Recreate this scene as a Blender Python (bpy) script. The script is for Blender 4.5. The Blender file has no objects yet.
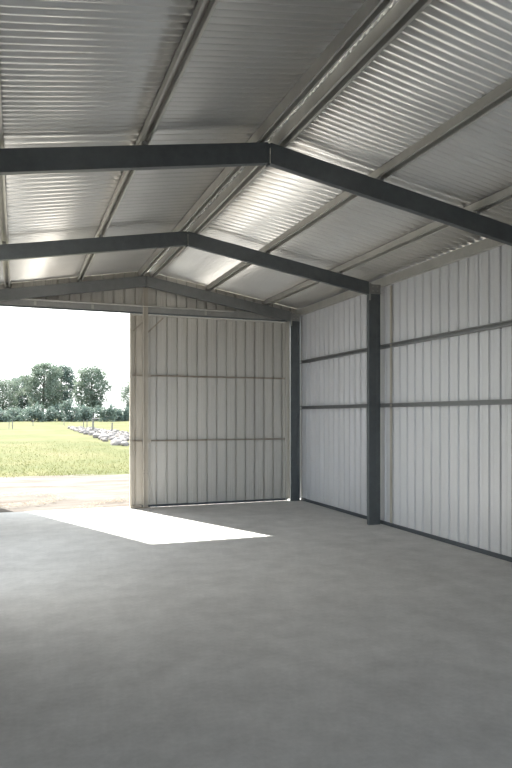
import bpy, bmesh, math, random
from mathutils import Vector, noise

# ------------------------------------------------------------------ camera, sky, sun, exposure
SC = bpy.context.scene
COL = SC.collection
EYE = 1.65
YAW = math.radians(20.465)
F_PX = 642.24
cam_d = bpy.data.cameras.new('camera')
cam = bpy.data.objects.new('camera', cam_d)
COL.objects.link(cam)
cam.location = (0, 0, EYE)
cam.rotation_euler = (math.pi / 2, 0, -YAW)
cam_d.sensor_fit = 'VERTICAL'
cam_d.sensor_height = 36
cam_d.sensor_width = 24
cam_d.lens = F_PX / 768 * 36
cam_d.shift_y = 32.0 / 768
cam_d.clip_start = 0.05
cam_d.clip_end = 3000
SC.camera = cam

SUN_AZ = Vector((0.385, -0.923))          # horizontal travel of the light
SUN_EL = math.radians(43.7)
SUN_E = 6.0
SKY_L = 1.2
world = bpy.data.worlds.new('sky')
SC.world = world
world.use_nodes = True
wn, wl = world.node_tree.nodes, world.node_tree.links
wn.clear()
w_out = wn.new('ShaderNodeOutputWorld')
w_bg = wn.new('ShaderNodeBackground')
w_tc = wn.new('ShaderNodeTexCoord')
w_dot = wn.new('ShaderNodeVectorMath'); w_dot.operation = 'DOT_PRODUCT'
w_dot.inputs[1].default_value = (-SUN_AZ.x * 0.8, -SUN_AZ.y * 0.8, 0.25)
w_ramp = wn.new('ShaderNodeValToRGB')
w_ramp.color_ramp.elements[0].position = 0.0
w_ramp.color_ramp.elements[0].color = (0.74, 0.86, 1.0, 1)
w_ramp.color_ramp.elements[1].position = 0.55
w_ramp.color_ramp.elements[1].color = (0.97, 1.0, 0.985, 1)
w_bg.inputs['Strength'].default_value = SKY_L
wl.new(w_tc.outputs['Generated'], w_dot.inputs[0])
wl.new(w_dot.outputs['Value'], w_ramp.inputs['Fac'])
wl.new(w_ramp.outputs['Color'], w_bg.inputs['Color'])
wl.new(w_bg.outputs['Background'], w_out.inputs['Surface'])

sun_d = bpy.data.lights.new('sun', 'SUN')
sun_d.energy = SUN_E
sun_d.angle = math.radians(0.55)
sun_d.color = (1.0, 0.96, 0.9)
sun = bpy.data.objects.new('sun', sun_d)
COL.objects.link(sun)
sun_dir = Vector((SUN_AZ.x * math.cos(SUN_EL), SUN_AZ.y * math.cos(SUN_EL), -math.sin(SUN_EL)))
sun.rotation_euler = sun_dir.to_track_quat('-Z', 'Y').to_euler()
sun.location = (-8, 25, 25)

vs = SC.view_settings
vs.view_transform = 'Standard'
vs.look = 'None'
vs.gamma = 1
vs.exposure = 1.7
vs.use_curve_mapping = False

# ------------------------------------------------------------------ materials
def mat(name, col, rough=0.5, metal=0.0, var=0.0, scale=4.0, bump=0.0, bscale=60.0, stretch=(1, 1, 1), col2=None, spec=0.5):
    m = bpy.data.materials.new(name)
    m.use_nodes = True
    n, l = m.node_tree.nodes, m.node_tree.links
    b = n['Principled BSDF']
    b.inputs['Base Color'].default_value = (*col, 1)
    b.inputs['Roughness'].default_value = rough
    b.inputs['Metallic'].default_value = metal
    b.inputs['Specular IOR Level'].default_value = spec
    tc = n.new('ShaderNodeTexCoord')
    mp = n.new('ShaderNodeMapping'); mp.inputs['Scale'].default_value = stretch
    l.new(tc.outputs['Object'], mp.inputs['Vector'])
    if var or col2:
        t = n.new('ShaderNodeTexNoise'); t.inputs['Scale'].default_value = scale
        t.inputs['Detail'].default_value = 6; t.inputs['Roughness'].default_value = 0.62
        l.new(mp.outputs['Vector'], t.inputs['Vector'])
        r = n.new('ShaderNodeValToRGB')
        c2 = col2 or tuple(c * (1 + var) for c in col)
        c1 = col if col2 else tuple(c * (1 - var) for c in col)
        r.color_ramp.elements[0].position = 0.33; r.color_ramp.elements[0].color = (*c1, 1)
        r.color_ramp.elements[1].position = 0.67; r.color_ramp.elements[1].color = (*c2, 1)
        l.new(t.outputs['Fac'], r.inputs['Fac'])
        l.new(r.outputs['Color'], b.inputs['Base Color'])
    if bump:
        t2 = n.new('ShaderNodeTexNoise'); t2.inputs['Scale'].default_value = bscale
        t2.inputs['Detail'].default_value = 4
        l.new(mp.outputs['Vector'], t2.inputs['Vector'])
        bp = n.new('ShaderNodeBump'); bp.inputs['Strength'].default_value = bump; bp.inputs['Distance'].default_value = 0.01
        l.new(t2.outputs['Fac'], bp.inputs['Height'])
        l.new(bp.outputs['Normal'], b.inputs['Normal'])
    return m

M = {}
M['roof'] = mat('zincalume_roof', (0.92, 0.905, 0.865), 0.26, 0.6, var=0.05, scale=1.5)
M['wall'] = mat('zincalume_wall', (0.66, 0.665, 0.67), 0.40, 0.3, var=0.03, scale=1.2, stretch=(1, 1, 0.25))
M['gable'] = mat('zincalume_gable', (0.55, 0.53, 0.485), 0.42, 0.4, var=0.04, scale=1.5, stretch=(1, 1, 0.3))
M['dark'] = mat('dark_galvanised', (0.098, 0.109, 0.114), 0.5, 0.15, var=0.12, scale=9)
M['mid'] = mat('mid_galvanised', (0.30, 0.30, 0.285), 0.45, 0.4, var=0.1, scale=8)
M['purlin'] = mat('purlin_galvanised', (0.47, 0.46, 0.425), 0.42, 0.4, var=0.08, scale=6)
M['girt'] = mat('girt_galvanised', (0.25, 0.255, 0.255), 0.42, 0.4, var=0.08, scale=6)
M['end'] = mat('end_frame_galvanised', (0.185, 0.19, 0.188), 0.45, 0.3, var=0.1, scale=8)
M['bolt'] = mat('zinc_bolt', (0.42, 0.41, 0.38), 0.35, 0.7)
M['rust'] = mat('weathered_rail', (0.34, 0.29, 0.23), 0.6, 0.2, col2=(0.42, 0.38, 0.32), scale=7)
M['tan'] = mat('weathered_tan_steel', (0.46, 0.42, 0.35), 0.55, 0.2, col2=(0.56, 0.52, 0.45), scale=5, stretch=(1, 1, 0.3))
M['channel'] = mat('dark_base_channel', (0.075, 0.085, 0.095), 0.5, 0.2)
M['silo'] = mat('sun_blocker_steel', (0.5, 0.5, 0.48), 0.5, 0.4, var=0.08)  # steel of the added silo that blocks the sun
M['bark'] = mat('tree_bark', (0.16, 0.14, 0.12), 0.9, var=0.25, scale=2)
M['post'] = mat('grey_timber', (0.16, 0.15, 0.14), 0.9, var=0.2, scale=6)
M['rock'] = mat('pale_rock', (0.15, 0.13, 0.118), 0.9, col2=(0.22, 0.20, 0.185), scale=2.0)

def leaf_mat(name, c1, c2):
    m = mat(name, c1, 0.6, col2=c2, scale=0.25)
    n, l = m.node_tree.nodes, m.node_tree.links
    b = n['Principled BSDF']; out = n['Material Output']
    tr = n.new('ShaderNodeBsdfTranslucent')
    src = b.inputs['Base Color'].links[0].from_socket
    l.new(src, tr.inputs['Color'])
    mx = n.new('ShaderNodeMixShader'); mx.inputs['Fac'].default_value = 0.4
    l.new(b.outputs['BSDF'], mx.inputs[1]); l.new(tr.outputs['BSDF'], mx.inputs[2])
    l.new(mx.outputs['Shader'], out.inputs['Surface'])
    return m
M['leaf'] = leaf_mat('grey_green_foliage', (0.12, 0.16, 0.12), (0.19, 0.23, 0.175))
M['leaf_dark'] = leaf_mat('blue_green_foliage', (0.10, 0.145, 0.12), (0.16, 0.20, 0.165))
M['blade'] = leaf_mat('grass_blades', (0.10, 0.113, 0.037), (0.155, 0.148, 0.062))
M['straw'] = leaf_mat('dry_straw', (0.26, 0.19, 0.12), (0.42, 0.35, 0.24))

def concrete():
    m = mat('polished_concrete', (0.36, 0.36, 0.355), 0.75, 0, spec=0.3, bump=0.06, bscale=90)
    n, l = m.node_tree.nodes, m.node_tree.links
    b = n['Principled BSDF']; tc = [x for x in n if x.type == 'TEX_COORD'][0]
    def nz(scale, detail, lo, hi, a, z):
        t = n.new('ShaderNodeTexNoise'); t.inputs['Scale'].default_value = scale
        t.inputs['Detail'].default_value = detail; t.inputs['Roughness'].default_value = 0.65
        l.new(tc.outputs['Object'], t.inputs['Vector'])
        r = n.new('ShaderNodeMapRange')
        r.inputs['From Min'].default_value = lo; r.inputs['From Max'].default_value = hi
        r.inputs['To Min'].default_value = a; r.inputs['To Max'].default_value = z
        l.new(t.outputs['Fac'], r.inputs['Value'])
        return r.outputs['Result']
    a = nz(0.55, 5, 0.3, 0.7, 0.91, 1.09)
    c = nz(3.2, 8, 0.3, 0.7, 0.87, 1.13)
    d = nz(26, 5, 0.3, 0.7, 0.94, 1.06)
    def mul(x, y):
        k = n.new('ShaderNodeMath'); k.operation = 'MULTIPLY'
        l.new(x, k.inputs[0]); l.new(y, k.inputs[1]); return k.outputs[0]
    v = mul(mul(a, c), d)
    vm = n.new('ShaderNodeVectorMath'); vm.operation = 'SCALE'
    vm.inputs[0].default_value = (0.54, 0.53, 0.515)
    l.new(v, vm.inputs['Scale'])
    l.new(vm.outputs['Vector'], b.inputs['Base Color'])
    return m
M['concrete'] = concrete()

def ramp_ground(name, stops, scale, detail=8, stretch=(1, 1, 1), bump=0.5, bscale=12):
    m = mat(name, stops[0][1], 0.95, 0, bump=bump, bscale=bscale, spec=0.1)
    n, l = m.node_tree.nodes, m.node_tree.links
    b = n['Principled BSDF']; tc = [x for x in n if x.type == 'TEX_COORD'][0]
    mp = n.new('ShaderNodeMapping'); mp.inputs['Scale'].default_value = stretch
    l.new(tc.outputs['Object'], mp.inputs['Vector'])
    t = n.new('ShaderNodeTexNoise'); t.inputs['Scale'].default_value = scale
    t.inputs['Detail'].default_value = detail; t.inputs['Roughness'].default_value = 0.7
    l.new(mp.outputs['Vector'], t.inputs['Vector'])
    r = n.new('ShaderNodeValToRGB')
    while len(r.color_ramp.elements) < len(stops): r.color_ramp.elements.new(0.5)
    for e, (p, c) in zip(r.color_ramp.elements, stops):
        e.position = p; e.color = (*c, 1)
    l.new(t.outputs['Fac'], r.inputs['Fac'])
    l.new(r.outputs['Color'], b.inputs['Base Color'])
    return m
M['field'] = ramp_ground('paddock_grass', [(0.30, (0.062, 0.076, 0.026)), (0.5, (0.094, 0.096, 0.038)), (0.72, (0.14, 0.122, 0.064))], 0.16, stretch=(1, 0.6, 1), bump=0.3)
M['drive'] = ramp_ground('pale_gravel', [(0.30, (0.075, 0.058, 0.042)), (0.45, (0.12, 0.104, 0.09)), (0.6, (0.155, 0.145, 0.13))], 0.9, stretch=(0.5, 1.6, 1), bump=0.8, bscale=25)

# ------------------------------------------------------------------ mesh helpers
class MB:
    def __init__(self): self.v = []; self.f = []
    def add(self, vs_, fs):
        o = len(self.v); self.v += [tuple(p) for p in vs_]; self.f += [tuple(i + o for i in q) for q in fs]
    def box(self, x0, x1, y0, y1, z0, z1):
        self.add([(x0, y0, z0), (x1, y0, z0), (x1, y1, z0), (x0, y1, z0), (x0, y0, z1), (x1, y0, z1), (x1, y1, z1), (x0, y1, z1)],
                 [(0, 3, 2, 1), (4, 5, 6, 7), (0, 1, 5, 4), (1, 2, 6, 5), (2, 3, 7, 6), (3, 0, 4, 7)])
    def extrude(self, prof, p0, p1, caps=True):
        """closed outline of 3D offsets carried straight from p0 to p1"""
        n = len(prof); p0 = Vector(p0); p1 = Vector(p1)
        vs_ = [p0 + Vector(q) for q in prof] + [p1 + Vector(q) for q in prof]
        fs = [(i, (i + 1) % n, n + (i + 1) % n, n + i) for i in range(n)]
        if caps: fs += [tuple(range(n - 1, -1, -1)), tuple(range(n, 2 * n))]
        self.add(vs_, fs)
    def tube(self, pts, rads, n=7):
        rings = []
        pts = [Vector(p) for p in pts]
        base = len(self.v); vs_ = []; fs = []
        for i, p in enumerate(pts):
            d = (pts[min(i + 1, len(pts) - 1)] - pts[max(i - 1, 0)]).normalized()
            u = d.cross(Vector((0.31, 0.95, 0.05))).normalized(); w = d.cross(u)
            for k in range(n):
                a = 2 * math.pi * k / n
                vs_.append(p + (u * math.cos(a) + w * math.sin(a)) * rads[i])
        for i in range(len(pts) - 1):
            for k in range(n):
                fs.append((i * n + k, i * n + (k + 1) % n, (i + 1) * n + (k + 1) % n, (i + 1) * n + k))
        fs.append(tuple(range(n - 1, -1, -1))); fs.append(tuple((len(pts) - 1) * n + k for k in range(n)))
        self.add(vs_, fs)
    def build(self, name, material, parent=None, smooth=False, bevel=0, solid=0):
        me = bpy.data.meshes.new(name)
        me.from_pydata(self.v, [], self.f); me.update()
        bm = bmesh.new(); bm.from_mesh(me)
        if not solid: bmesh.ops.recalc_face_normals(bm, faces=bm.faces)
        if parent:
            org = parent.location
            for q in bm.verts: q.co -= org
        bm.to_mesh(me); bm.free()
        if smooth:
            for p in me.polygons: p.use_smooth = True
        me.materials.append(material)
        o = bpy.data.objects.new(name, me); COL.objects.link(o)
        if parent: o.parent = parent
        if bevel:
            b = o.modifiers.new('bevel', 'BEVEL'); b.width = bevel; b.segments = 2; b.limit_method = 'ANGLE'
        if solid:
            s = o.modifiers.new('solidify', 'SOLIDIFY'); s.thickness = solid; s.offset = 0
        return o

def tag(o, label=None, cat=None, group=None, kind=None):
    if label: o['label'] = label
    if cat: o['category'] = cat
    if group: o['group'] = group
    if kind: o['kind'] = kind
    return o
def empty(name, loc, label, cat, group=None):
    o = bpy.data.objects.new(name, None); COL.objects.link(o)
    o.location = loc; o.empty_display_size = 0.1
    return tag(o, label, cat, group)

def c_profile(d, w, lip, t, f):
    """C section: web length d, flange w, lip; f maps (a along web, b along flange) to a 3D offset"""
    pts = [(0, 0), (d, 0), (d, w), (d - lip, w), (d - lip, w - t), (d - t, w - t), (d - t, t), (t, t), (t, w - t), (lip, w - t), (lip, w), (0, w)]
    return [f(a, b) for a, b in pts]
def hat_profile(h, foot, mouth, crown, t, f):
    """top hat section, open side at b = 0, crown at b = h; a runs across"""
    m, c = mouth / 2, crown / 2
    o = [(-m - foot, 0.012), (-m - foot, 0), (-m, 0), (-c + t, h - t), (c - t, h - t), (m, 0), (m + foot, 0), (m + foot, 0.012),
         (m + foot - t, 0.012), (m + foot - t, t), (m + t, t), (c, h), (-c, h), (-m - t, t), (-m - foot + t, t), (-m - foot + t, 0.012)]
    return [f(a, b) for a, b in o]
def ribs(u0, u1, first, hw=0.023, iw=0.013, dp=0.019, pitch=0.19):
    """(u, depth) points of the ribbed sheet; depth > 0 lies on the outside"""
    pts = [(u0, 0.0)]
    k = math.ceil((u0 + 0.04 - first) / pitch)
    while True:
        c = first + k * pitch
        if c + 0.04 > u1: break
        for s, d in ((-hw, 0), (-iw, dp), (iw, dp), (hw, 0)): pts.append((c + s, d))
        for q in (0.40, 0.62):
            for s, d in ((-0.007, 0), (-0.003, 0.003), (0.003, 0.003), (0.007, 0)):
                if c + q * pitch + 0.01 < u1: pts.append((c + q * pitch + s, d))
        k += 1
    pts.append((u1, 0.0))
    return pts

# ------------------------------------------------------------------ dimensions of the shed
XR, ZR, SL = 2.176, 4.162, 0.1708           # ridge line, rafter top at the ridge, slope
XL, XW = -0.91, 5.262                       # inner faces of the side walls
FRAMES = (5.475, 8.496, 11.45)              # front faces of the portal frames
YB = 11.60                                  # gable sheet
Y0 = -3.4                                   # near end, with an opening added for daylight
def ztop(x): return ZR - SL * abs(x - XR)
PH = 0.115                                   # purlin height

# ------------------------------------------------------------------ ground and floor
g = MB(); g.box(-400, 700, 19.0, 900, -0.40, -0.06)
o = g.build('field', M['field']); tag(o, kind='structure')
g = MB()
nx, ny = 60, 26                              # gently uneven driveway
gx0, gx1, gy0, gy1 = -20, 30, 11.82, 19.3
for j in range(ny + 1):
    for i in range(nx + 1):
        x = gx0 + (gx1 - gx0) * i / nx; y = gy0 + (gy1 - gy0) * j / ny
        g.v.append((x, y, -0.055 + 0.02 * noise.noise(Vector((x * 0.8, y * 1.7, 0))) - (0.05 if j == 0 else 0)))
for j in range(ny):
    for i in range(nx):
        a = j * (nx + 1) + i; g.f.append((a, a + 1, a + nx + 2, a + nx + 1))
o = g.build('driveway', M['drive']); tag(o, kind='structure')
g = MB(); g.box(-60, 60, -60, 11.80, -0.5, -0.16)
o = g.build('ground', M['drive']); tag(o, kind='structure')
g = MB(); g.box(-2.6, 5.42, -4.0, 11.80, -0.15, 0.0)  # unseen apron beyond the left wall added to bounce light inside
o = g.build('floor', M['concrete'], bevel=0.008); tag(o, kind='structure')

# ------------------------------------------------------------------ roof sheets
g = MB()
seg = 12
wave = []                                    # (y, height): fine sheets at both ends, a coarser profile over the middle bay
y = Y0
while y < 11.75:
    pitch, amp = (0.124, 0.019) if 5.45 < y < 8.46 else (0.076, 0.0125)
    for q in range(seg): wave.append((y + pitch * q / seg, amp + amp * math.cos(2 * math.pi * q / seg) ))
    y += pitch
for sgn, xe in ((-1, -1.65), (1, XW + 0.12)):  # left eave overhang added out of view to keep sun off the floor
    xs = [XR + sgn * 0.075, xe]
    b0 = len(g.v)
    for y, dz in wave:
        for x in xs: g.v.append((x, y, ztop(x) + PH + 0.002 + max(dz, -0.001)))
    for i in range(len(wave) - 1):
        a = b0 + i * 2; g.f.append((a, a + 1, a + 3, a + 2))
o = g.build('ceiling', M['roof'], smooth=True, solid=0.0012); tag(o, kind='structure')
g = MB()
for sgn in (-1, 1):
    zc = ZR + PH + 0.052
    g.add([(XR, Y0, zc), (XR, 11.78, zc), (XR + sgn * 0.16, 11.78, zc - 0.16 * SL), (XR + sgn * 0.16, Y0, zc - 0.16 * SL)], [(0, 1, 2, 3)])
o = g.build('trim_1', M['roof'], solid=0.002); tag(o, kind='structure')       # ridge cap

# ------------------------------------------------------------------ side walls, far end wall
def side_wall(name, x, out, y0, y1, z1, z0=0.03):
    g = MB()
    pts = ribs(y0, y1, 6.17)
    for u, d in pts:
        g.v.append((x + out * d, u, z0)); g.v.append((x + out * d, u, z1))
    for i in range(len(pts) - 1):
        a = 2 * i; g.f.append((a, a + 2, a + 3, a + 1))
    return tag(g.build(name, M['wall'], solid=0.0012), kind='structure')
side_wall('wall_right', XW, 1, Y0, 11.594, 3.762)
side_wall('wall_left', XL, -1, 9.2, 11.55, 3.762)
side_wall('wall_left_glare_block', XL, -1, 5.8, 9.2, 0.5)  # low wall added out of view to cut glare on the floor
side_wall('wall_left_near', XL, -1, Y0, 5.8, 3.762)                   # middle bay opening added out of view to let daylight in

g = MB()                                     # near end wall behind the camera, opening below it added for daylight
pts = ribs(XL, XW + 0.02, 2.19)
for u, d in pts:
    g.v.append((u, Y0 - d, 2.75)); g.v.append((u, Y0 - d, ztop(u) + PH))
for i in range(len(pts) - 1):
    a = 2 * i; g.f.append((a, a + 2, a + 3, a + 1))
o = g.build('wall_front', M['wall'], solid=0.0012); tag(o, kind='structure')
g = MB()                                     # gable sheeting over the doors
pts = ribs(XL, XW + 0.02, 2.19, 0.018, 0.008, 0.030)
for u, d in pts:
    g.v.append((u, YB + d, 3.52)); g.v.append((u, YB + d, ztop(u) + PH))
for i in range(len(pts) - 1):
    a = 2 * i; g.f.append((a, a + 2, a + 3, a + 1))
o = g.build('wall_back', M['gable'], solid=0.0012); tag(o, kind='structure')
g = MB()                                     # sheet strip beside the door, behind the corner column
pts = ribs(4.965, XW + 0.012, 2.19, 0.018, 0.008, 0.030)
for u, d in pts:
    g.v.append((u, YB + d, 0.02)); g.v.append((u, YB + d, 3.52))
for i in range(len(pts) - 1):
    a = 2 * i; g.f.append((a, a + 2, a + 3, a + 1))
o = g.build('wall_back_right', M['gable'], solid=0.0012); tag(o, kind='structure')

g = MB(); g.extrude([(0, 0, 0), (-0.028, 0, 0), (-0.028, 0, 0.045), (-0.022, 0, 0.05), (0, 0, 0.05)], (XW - 0.003, Y0, 0), (XW - 0.003, 11.5, 0))
o = g.build('baseboard_right', M['channel']); tag(o, kind='structure')
g = MB(); g.box(XW - 0.022, XW - 0.002, 8.27, 8.31, 0.052, 3.60)
o = g.build('trim_2', M['tan']); tag(o, kind='structure')                      # seam strip beside the column
g = MB(); g.box(XL, XL + 0.09, 11.5, 11.6, 0, 3.5)
o = g.build('trim_3', M['tan']); tag(o, kind='structure')                      # left door jamb

# ------------------------------------------------------------------ rafters and columns
RD = 0.19
def bolt_mesh(g, c, axis, r=0.011, h=0.009):
    c = Vector(c)
    u, w = (Vector((1, 0, 0)), Vector((0, 0, 1))) if axis == 'y' else (Vector((0, 1, 0)), Vector((0, 0, 1)))
    nrm = Vector((0, -1, 0)) if axis == 'y' else Vector((-1, 0, 0))
    a = [c + (u * math.cos(k * math.pi / 3) + w * math.sin(k * math.pi / 3)) * r for k in range(6)]
    b = [p + nrm * h for p in a]
    g.add(a + b, [(0, 1, 2, 3, 4, 5), (11, 10, 9, 8, 7, 6)] + [(k, (k + 1) % 6, 6 + (k + 1) % 6, 6 + k) for k in range(6)])

wh = ('nearest', 'middle', 'farthest')
for i, y in enumerate(FRAMES):
    for side in (-1, 1):
        xe = XL + 0.28 if side < 0 else (5.015 if i == 0 else 4.992)
        xa = XR + side * 0.011
        where = 'left' if side < 0 else 'right'
        lab = ('%s dark steel roof rafter, half sloping down to the %s from the ridge' % (wh[i], where))
        if i == 2: lab = 'grey steel roof rafter against the far end gable, half sloping down to the %s' % where
        t = empty('roof_rafter', (xa, y, ztop(xa) - RD), lab, 'roof beam', 'portal frame rafters')
        g = MB()
        prof = c_profile(RD, 0.065, 0.018, 0.003, lambda a, b: (0, b, a - RD))
        g.extrude(prof, (xa, y, ztop(xa)), (xe, y, ztop(xe)))
        g.build('beam', M['dark'] if i < 2 else M['end'], t)
        # end plate at the apex
        g = MB(); xp0, xp1 = sorted((XR + side * 0.001, XR + side * 0.0105))
        g.box(xp0, xp1, y + 0.02, y + 0.07, ztop(XR) - RD - 0.012, ztop(XR) - 0.004)
        g.build('apex_plate', M['dark'] if i < 2 else M['end'], t)
        for dx in (0.035,):
            for dz in (0.05, 0.14):
                g = MB(); bolt_mesh(g, (XR + side * dx, y, ztop(XR + dx) - dz), 'y', 0.008, 0.006)
                g.build('bolt', M['dark'], t)

for i, y in enumerate(FRAMES):
    for side in (1, -1):
        x0, x1 = (4.996 + (0.025 if i == 0 else 0), 5.190) if side > 0 else (XL + 0.075, XL + 0.27)
        if side > 0:
            lab = ('dark steel column of the nearest frame at the right wall',
                   'dark grey steel column standing free in front of the right wall',
                   'dark grey steel column in the far right corner beside the sliding door')[i]
        else:
            lab = ('left wall steel column of the nearest frame', 'left wall steel column of the middle frame', 'left wall steel column of the far end frame')[i]
        t = empty('steel_column', ((x0 + x1) / 2, y + 0.03, 0), lab, 'column', 'portal frame columns')
        g = MB()
        prof = c_profile(x1 - x0, 0.065, 0.018, 0.003, lambda a, b: (a, b, 0))
        g.extrude(prof, (x0, y, 0), (x0, y, 3.60))
        g.build('shaft', M['dark'], t)
        g = MB()                               # stiffening swages rolled along the web
        for q in (0.70,):
            xm = x0 + (x1 - x0) * q
            g.extrude([(-0.009, 0, 0), (-0.004, -0.006, 0), (0.004, -0.006, 0), (0.009, 0, 0)], (xm, y, 0.0), (xm, y, 3.36))
        g.build('swage', M['dark'], t)
        g = MB()
        g.box(x0 - 0.004, x1, y - 0.008, y - 0.001, 3.50, 3.645)
        g.box(x0 - 0.004, x1, y - 0.030, y - 0.008, 3.502, 3.51)
        kb = g.build('knee_bracket', M['mid'], t)
        g = MB(); xx = x0 - 0.003
        g.box(xx, xx + 0.022, y - 0.022, y - 0.0085, 3.40, 3.66)
        g.build('cleat', M['mid'], t)
        for bx in (0.06, 0.14):
            for bz in (3.545, 3.61):
                g = MB(); bolt_mesh(g, (x0 + bx, y - 0.008, bz), 'y'); g.build('bolt', M['bolt'], t)

# ------------------------------------------------------------------ purlins
PUR = [(-0.14, 'galvanised roof purlin at the far left edge of the photo, lowest on the left slope'),
       (1.033, 'galvanised roof purlin halfway down the left roof slope'),
       (XR - 0.085, 'left one of the two ridge purlins running along the roof peak'),
       (XR + 0.115, 'right one of the two ridge purlins, with the brown hollow, along the roof peak'),
       (3.365, 'upper purlin on the right roof slope, nearest the ridge pair'),
       (4.53, 'lower purlin on the right roof slope, nearest the right wall')]
for x, lab in PUR:
    t = empty('roof_purlin', (x, (Y0 + 11.6) / 2, ztop(x)), lab, 'purlin', 'roof purlins')
    s = SL if x < XR else -SL
    ph = PH if abs(x - XR) < 0.3 else 0.083
    g = MB()
    prof = hat_profile(ph - 0.002, 0.020, 0.046, 0.074, 0.0025, lambda a, b: (a, 0, b + a * s + PH - ph))
    ye = 11.595
    g.extrude(prof, (x, Y0, ztop(x) + 0.001), (x, ye, ztop(x) + 0.001))
    g.build('rail', M['purlin'], t)
    if ph < PH:
        for y in FRAMES:
            g = MB(); g.box(x - 0.022, x + 0.022, y + 0.006, y + 0.06, ztop(x) + 0.005, ztop(x) + PH - ph + 0.004)
            g.build('cleat', M['mid'], t)
g = MB()
prof = c_profile(0.128, 0.06, 0.015, 0.0025, lambda a, b: (b, 0, a))
g.extrude(prof, (5.196, Y0, 3.618), (5.196, 11.595, 3.618))
o = g.build('eave_purlin', M['purlin'])
tag(o, 'galvanised eave purlin along the top of the right wall, under the roof edge', 'purlin')

# ------------------------------------------------------------------ wall girts
for z, lab in ((1.81, 'lower horizontal steel girt on the right wall, at eye level'), (2.70, 'upper horizontal steel girt on the right wall')):
    g = MB()
    prof = hat_profile(0.062, 0.013, 0.036, 0.056, 0.0025, lambda a, b: (b, 0, a))
    g.extrude(prof, (5.1965, Y0, z), (5.1965, 11.50, z))
    o = g.build('wall_girt', M['girt'])
    tag(o, lab, 'girt', 'girts of the right wall')

# ------------------------------------------------------------------ header over the doorway, centre post
t = empty('header_beam', (2.1, 11.53, 3.5), 'long steel header beam over the doorway, running under the far gable', 'beam')
g = MB()
prof = c_profile(0.125, 0.06, 0.018, 0.003, lambda a, b: (0, b, a))
g.extrude(prof, (XL + 0.01, 11.525, 3.515), (5.19, 11.525, 3.515)); g.build('beam', M['mid'], t)
g = MB()
g.extrude([(0, 0, 0), (0, -0.045, 0.004), (0, -0.05, 0.016), (0, -0.045, 0.012), (0, 0, 0.008)], (XL + 0.01, 11.5245, 3.61), (3.84, 11.5245, 3.61))
g.build('upper_lip', M['purlin'], t)
g = MB(); g.box(XL + 0.02, 4.96, 11.528, 11.56, 3.487, 3.513); g.build('door_track', M['dark'], t)
for x in (0.3, 1.25, 3.3):
    g = MB(); g.box(x - 0.02, x + 0.02, 11.515, 11.5245, 3.53, 3.60); g.build('bracket', M['purlin'], t)

t = empty('door_post', (2.17, 11.48, 0), 'tan steel post at the centre of the far end, in front of the sliding door', 'post')
g = MB()
g.extrude(c_profile(0.085, 0.05, 0.015, 0.003, lambda a, b: (a, -b, 0)), (2.128, 11.52, 0.0), (2.128, 11.52, 3.95)); g.build('shaft', M['tan'], t)
g = MB(); g.box(2.085, 2.26, 11.44, 11.522, 0.0, 0.012); g.build('base_plate', M['rust'], t)
for z in (0.62, 0.68):
    for x in (2.143, 2.198):
        g = MB(); bolt_mesh(g, (x, 11.47, z), 'y', 0.009); g.build('bolt', M['rust'], t)

# ------------------------------------------------------------------ sliding door leaf
DX0, DX1, DZ0, DZ1, DY = 1.905, 4.962, 0.006, 3.482, 11.552
t = empty('door_1', ((DX0 + DX1) / 2, DY, DZ0), 'tall ribbed steel sliding door leaf right of the open doorway', 'door')
t['kind'] = 'structure'
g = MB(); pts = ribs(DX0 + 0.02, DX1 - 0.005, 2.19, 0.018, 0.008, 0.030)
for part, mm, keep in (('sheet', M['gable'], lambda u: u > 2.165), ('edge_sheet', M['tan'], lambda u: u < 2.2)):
    g = MB(); pp = [q for q in pts if keep(q[0])]
    pp = [(2.158, 0.0)] + pp if part == 'sheet' else [q for q in pp if q[0] < 2.16] + [(2.166, 0.0)]
    for u, d in pp:
        g.v.append((u, DY + d, DZ0)); g.v.append((u, DY + d, DZ1))
    for i in range(len(pp) - 1):
        a = 2 * i; g.f.append((a, a + 2, a + 3, a + 1))
    g.build(part, mm, t, solid=0.0012)
g = MB(); g.box(DX0 - 0.005, DX0 + 0.035, DY - 0.034, DY + 0.03, DZ0, DZ1); g.build('stile', M['tan'], t, bevel=0.004)
g = MB(); g.box(DX1 - 0.045, DX1, DY - 0.03, DY - 0.003, DZ0, DZ1); g.build('stile', M['gable'], t, bevel=0.004)
for z in (1.205, 2.38):
    g = MB(); g.extrude(c_profile(0.032, 0.026, 0.008, 0.002, lambda a, b: (0, -b, a - 0.016)), (DX0 + 0.037, DY - 0.003, z), (DX1 - 0.047, DY - 0.003, z))
    g.build('rail', M['rust'], t)
    g = MB()
    g.box(2.225, 2.27, DY - 0.034, DY - 0.030, z - 0.035, z + 0.03); g.build('rail_bracket', M['tan'], t)
g = MB(); g.box(DX0 + 0.037, DX1 - 0.047, DY - 0.03, DY - 0.003, DZ0, DZ0 + 0.04); g.build('bottom_rail', M['channel'], t, bevel=0.004)
g = MB(); g.box(DX0 + 0.037, DX1 - 0.047, DY - 0.025, DY - 0.003, DZ1 - 0.03, DZ1); g.build('top_rail', M['gable'], t, bevel=0.004)
for (xa, za, xb, zb) in ((1.955, 3.17, 2.125, 3.33), (2.225, 3.16, 2.50, 3.43)):
    g = MB(); d = Vector((xb - xa, 0, zb - za)).normalized(); n_ = Vector((-d.z, 0, d.x)) * 0.014
    g.extrude([n_, -n_, -n_ + Vector((0, 0.016, 0)), n_ + Vector((0, 0.016, 0))], (xa, DY - 0.028, za), (xb, DY - 0.028, zb))
    g.build('brace', M['rust'], t)
g = MB(); g.box(DX0, 2.10, DY - 0.06, DY - 0.036, 0.004, 0.05); g.build('foot_plate', M['rust'], t)

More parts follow.
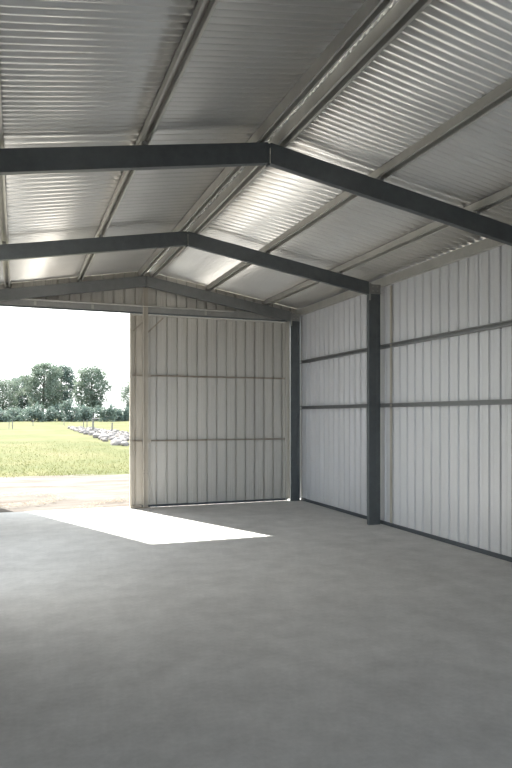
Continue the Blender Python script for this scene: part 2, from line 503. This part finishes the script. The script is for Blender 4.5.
# ------------------------------------------------------------------ unseen silo added left of the doorway, placed to cut the sun patch
t = empty('sun_blocker_silo', (-1.72, 13.12, -0.06), 'added unseen silo outside, left of the doorway, blocking the sun', 'silo')
R_ = 1.2
g = MB(); n = 72; hz = 6.6
rows = 88
for j in range(rows * 3 + 1):
    z = -0.06 + hz * j / (rows * 3); r = R_ + (0.008 if j % 3 == 1 else 0)
    for k in range(n):
        a = 2 * math.pi * k / n; g.v.append((-1.72 + r * math.cos(a), 13.12 + r * math.sin(a), z))
for j in range(rows * 3):
    for k in range(n):
        g.f.append((j * n + k, j * n + (k + 1) % n, (j + 1) * n + (k + 1) % n, (j + 1) * n + k))
g.build('barrel', M['silo'], t, smooth=True)
g = MB(); g.v = [(-1.72, 13.12, hz + 0.65)] + [(-1.72 + 1.27 * math.cos(2 * math.pi * k / n), 13.12 + 1.27 * math.sin(2 * math.pi * k / n), hz - 0.08) for k in range(n)]
g.f = [(0, 1 + k, 1 + (k + 1) % n) for k in range(n)] + [tuple(range(n, 0, -1))]
g.build('cone_roof', M['silo'], t)

# ------------------------------------------------------------------ outside: trees, shrubs, fence, rocks, grass
def at(px, Y):
    a = (px - 256) / F_PX; c, s = math.cos(YAW), math.sin(YAW)
    return Y * (c * a + s) / (c - s * a)

def leaves(g, rng, c, rad, n, size):
    for _ in range(n):
        d = Vector((rng.gauss(0, 1), rng.gauss(0, 1), rng.gauss(0, 1))).normalized() * (rng.random() ** 0.45)
        p = Vector(c) + Vector((d.x * rad[0], d.y * rad[1], d.z * rad[2]))
        u = Vector((rng.gauss(0, 1), rng.gauss(0, 1), rng.gauss(0, 0.6))).normalized()
        w = u.cross(Vector((rng.gauss(0, 1), rng.gauss(0, 1), rng.gauss(0, 1)))).normalized()
        s = size * rng.uniform(0.6, 1.3)
        g.add([p - u * s, p + w * s * 0.55, p + u * s, p - w * s * 0.55], [(0, 1, 2, 3)])

def tree(px, Y, h, w, label, seed, mat_='leaf', low=0.42, flat=0.62, dens=1.0):
    rng = random.Random(seed)
    x = at(px, Y)
    t = empty('pine_tree', (x, Y, -0.06), label, 'tree', 'trees beyond the paddock')
    tb = MB(); fb = MB()
    lean = rng.uniform(-0.03, 0.03)
    tr = h * 0.020
    pts = [(x + lean * h * q * q, Y, -0.06 + h * 0.86 * q) for q in (0, 0.12, 0.35, 0.6, 0.85, 1)]
    tb.tube(pts, [tr * 1.5, tr * 1.1, tr, tr * 0.8, tr * 0.5, tr * 0.2])
    n = 46
    for k in range(n):
        q = k / (n - 1)
        # umbrella crown: widest about two thirds up, rounded top
        zz = low + (0.95 - low) * q
        env = math.sqrt(max(0.0, 1 - ((zz - 0.66) / 0.34) ** 2)) if zz > 0.66 else 0.62 + 0.38 * (zz - low) / (0.66 - low)
        env *= 1.08
        a = k * 2.399 + rng.uniform(-0.3, 0.3)
        rr = w * env * rng.uniform(0.35, 0.88) * 0.92
        c = Vector((x + lean * h + math.cos(a) * rr, Y + math.sin(a) * rr * 0.9, h * zz - 0.06))
        j = h * max(0.22, zz - 0.05 - 0.22 * rr / w)
        s = Vector((x + lean * h * (j / h) ** 2, Y, j - 0.06))
        m_ = s.lerp(c, 0.55) + Vector((0, 0, -0.02 * h))
        tb.tube([s, m_, c], [tr * 0.34, tr * 0.22, tr * 0.1], 5)
        cr = w * rng.uniform(0.26, 0.40)
        leaves(fb, rng, c, (cr, cr, cr * flat), int(210 * dens), h * 0.017)
    tb.build('trunk', M['bark'], t)
    fb.build('foliage', M[mat_], t)
    return t
TY = 230.0
def hh(py, Y): return (420.6 - py) / F_PX * (Y * 0.937 + 0.35 * at(60, Y)) * 1.0
tree(3, 240, 14.9, 7.4, 'leftmost grey-green tree, lower, cut by the left edge of the photo', 1, low=0.15)
tree(43, 229, 20.0, 7.6, 'tallest broad tree, left of centre in the row beyond the paddock', 2, low=0.24)
tree(62, 256, 21.4, 7.0, 'slightly lower tree just right of the tallest tree', 3, mat_='leaf_dark', low=0.22)
tree(92, 229, 19.0, 7.4, 'round umbrella shaped tree standing apart, second from the door', 4, low=0.26)
tree(134, 229, 14.6, 6.4, 'rightmost tree, partly hidden behind the sliding door edge', 5, low=0.12)
tree(21, 259, 17.0, 6.6, 'small tree between the leftmost and the tallest tree', 6, mat_='leaf_dark', low=0.15)

def shrub(px, Y, h, w, label, seed):
    rng = random.Random(seed); x = at(px, Y)
    t = empty('shrub', (x, Y, -0.06), label, 'shrub', 'undergrowth below the trees')
    sb = MB(); fb = MB()
    for k in range(5):
        a = rng.uniform(0, 6.28); sb.tube([(x + math.cos(a) * 0.3, Y + math.sin(a) * 0.3, -0.06), (x + math.cos(a) * w * 0.5, Y + math.sin(a) * w * 0.4, h * 0.6)], [0.12, 0.05], 5)
    sb.build('stem', M['bark'], t)
    for k in range(16):
        a = rng.uniform(0, 6.28); r = rng.random() ** 0.5 * w * 0.75
        zz = h * rng.uniform(0.05, 0.76) * (1 - 0.35 * (r / w) ** 2)
        leaves(fb, rng, (x + math.cos(a) * r, Y + math.sin(a) * r * 0.6, zz), (w * 0.36, w * 0.36, h * 0.26), 90, 0.34)
    fb.build('foliage', M['leaf_dark'], t)
shr = [(-4, 5.2, 5), (9, 6.0, 5), (21, 5.0, 4.4), (33, 6.4, 5), (47, 5.6, 4.6), (60, 6.8, 5), (71, 7.4, 4.6), (82, 6.6, 4.4), (94, 6.2, 4.8), (106, 6.4, 4.6), (117, 5.4, 4.4), (128, 6.0, 4.6)]
for i, (px, h, w) in enumerate(shr):
    shrub(px, 197 + (i % 3) * 10, h * 0.92, w * 0.85, 'dark bushy undergrowth shrub in the band under the tree row', 40 + i)

# rocks along the paddock edge
def rock_mesh(seed):
    rng = random.Random(seed)
    bm = bmesh.new(); bmesh.ops.create_icosphere(bm, subdivisions=2, radius=1)
    off = Vector((rng.uniform(0, 50), rng.uniform(0, 50), 0))
    for v in bm.verts:
        k = 1 + 0.42 * noise.noise(v.co * 1.1 + off) + 0.12 * noise.noise(v.co * 3 + off)
        v.co = Vector((v.co.x * k, v.co.y * k * 0.8, max(-0.35, v.co.z * k * 0.68)))
    me = bpy.data.meshes.new('rubble_rock'); bm.to_mesh(me); bm.free(); me.materials.append(M['rock']); return me
RM = [rock_mesh(s) for s in range(5)]
rng = random.Random(11)
placed = []
for _ in range(9000):
    if len(placed) >= 270: break
    q = rng.random() ** 0.8
    Y = 92 - 55 * q
    x = 7.5 - 1.3 * q + rng.uniform(-0.8, 1.2 + 3.4 * q)
    s = rng.uniform(0.15, 0.40)
    if any((x - a) ** 2 + (Y - b) ** 2 < (1.12 * (s + c)) ** 2 for a, b, c in placed): continue
    if any(abs(x - at(a, b)) < s + 0.35 and abs(Y - b) < s + 0.35 for a, b in ((112, 60), (83.5, 84), (87, 80), (93, 68))): continue
    placed.append((x, Y, s))
    o = bpy.data.objects.new('rubble_rock', RM[len(placed) % 5]); COL.objects.link(o)
    o.location = (x, Y, -0.06 + 0.33 * s); o.rotation_euler = (0, 0, rng.uniform(0, 6.28)); o.scale = (s, s, s)
    tag(o, 'pale rubble rock in the long heap along the paddock, left of the door edge', 'rock', 'rubble rocks along the paddock')

# fence posts
def fence_post(px, Y, h, r, label, group):
    x = at(px, Y)
    g = MB(); h *= 0.85; r *= 0.6; g.tube([(x, Y, -0.3), (x, Y, h * 0.5), (x + 0.02, Y, h)], [r, r * 0.95, r * 0.85], 9)
    return tag(g.build('fence_post', M['post']), label, 'fence post', group)
fence_post(12.5, 92, 1.35, 0.10, 'thickest lone timber post in the left of the grass paddock', 'paddock fence posts')
fence_post(9.0, 94, 1.0, 0.07, 'short timber post left of the thick lone post', 'paddock fence posts')
fence_post(33, 120, 1.3, 0.10, 'timber fence post mid paddock, below the tallest tree', 'paddock fence posts')
fence_post(64, 120, 1.25, 0.09, 'timber fence post just left of the rubble heap', 'paddock fence posts')
fence_post(83.5, 84, 1.4, 0.09, 'left one of two thin posts at the far end of the rubble heap', 'paddock fence posts')
fence_post(87, 80, 1.5, 0.09, 'right one of two thin posts at the far end of the rubble heap', 'paddock fence posts')
fence_post(112, 60, 1.2, 0.11, 'weathered post at the near half of the rubble heap', 'paddock fence posts')
xa = at(93, 68)
t = empty('fence_stub', (xa, 68, -0.06), 'dark post with a short rail across its top, standing in the rubble heap', 'fence')
g = MB(); g.tube([(xa, 68, -0.3), (xa, 68, 0.7), (xa + 0.02, 68, 1.5)], [0.1, 0.095, 0.085], 9); g.build('post', M['post'], t)
g = MB(); g.tube([(xa - 0.12, 67.87, 1.34), (xa + 0.72, 67.87, 1.38)], [0.07, 0.06], 8); g.build('rail', M['post'], t)

# grass
rng = random.Random(5); g = MB()
for _ in range(9000):
    Y = 18.7 + (rng.random() ** 1.8) * 26
    x = rng.uniform(-1.2 - 0.02 * Y, 0.20 * Y + 2)
    if Y < 19.6 and noise.noise(Vector((x * 1.3, 0, 3))) * 0.7 + 19.1 > Y: continue
    if Y > 33 and x > 7.0 - 1.3 * (92 - Y) / 55 - 0.8: continue
    h = rng.uniform(0.03, 0.09); a = rng.uniform(0, 6.28); w = rng.uniform(0.006, 0.016)
    dx, dy = math.cos(a) * w, math.sin(a) * w; lx, ly = rng.uniform(-.07, .07), rng.uniform(-.07, .07)
    g.add([(x - dx, Y - dy, -0.07), (x + dx, Y + dy, -0.07), (x + lx, Y + ly, -0.06 + h)], [(0, 1, 2)])
tag(g.build('grass', M['blade']), 'short green grass growing over the paddock beyond the driveway', 'grass', kind='stuff')
g = MB()
for _ in range(5000):
    Y = 11.95 + (rng.random() ** 1.3) * 3.4; x = rng.uniform(-0.42, 3.2)
    if noise.noise(Vector((x * 0.9, Y * 1.2, 7))) < -0.05 + (Y - 12.0) * 0.16: continue
    a = rng.uniform(0, 6.28); L = rng.uniform(0.02, 0.06); w = 0.005
    z = -0.028 + rng.uniform(0, 0.02)
    dx, dy = math.cos(a), math.sin(a)
    g.add([(x - dx * L, Y - dy * L, z), (x + dy * w, Y - dx * w, z + 0.008), (x + dx * L, Y + dy * L, z + rng.uniform(0, 0.03)), (x - dy * w, Y + dx * w, z + 0.008)], [(0, 1, 2, 3)])
tag(g.build('dry_litter', M['straw']), 'brown dry straw and leaf litter on the gravel outside the slab', 'litter', kind='stuff')
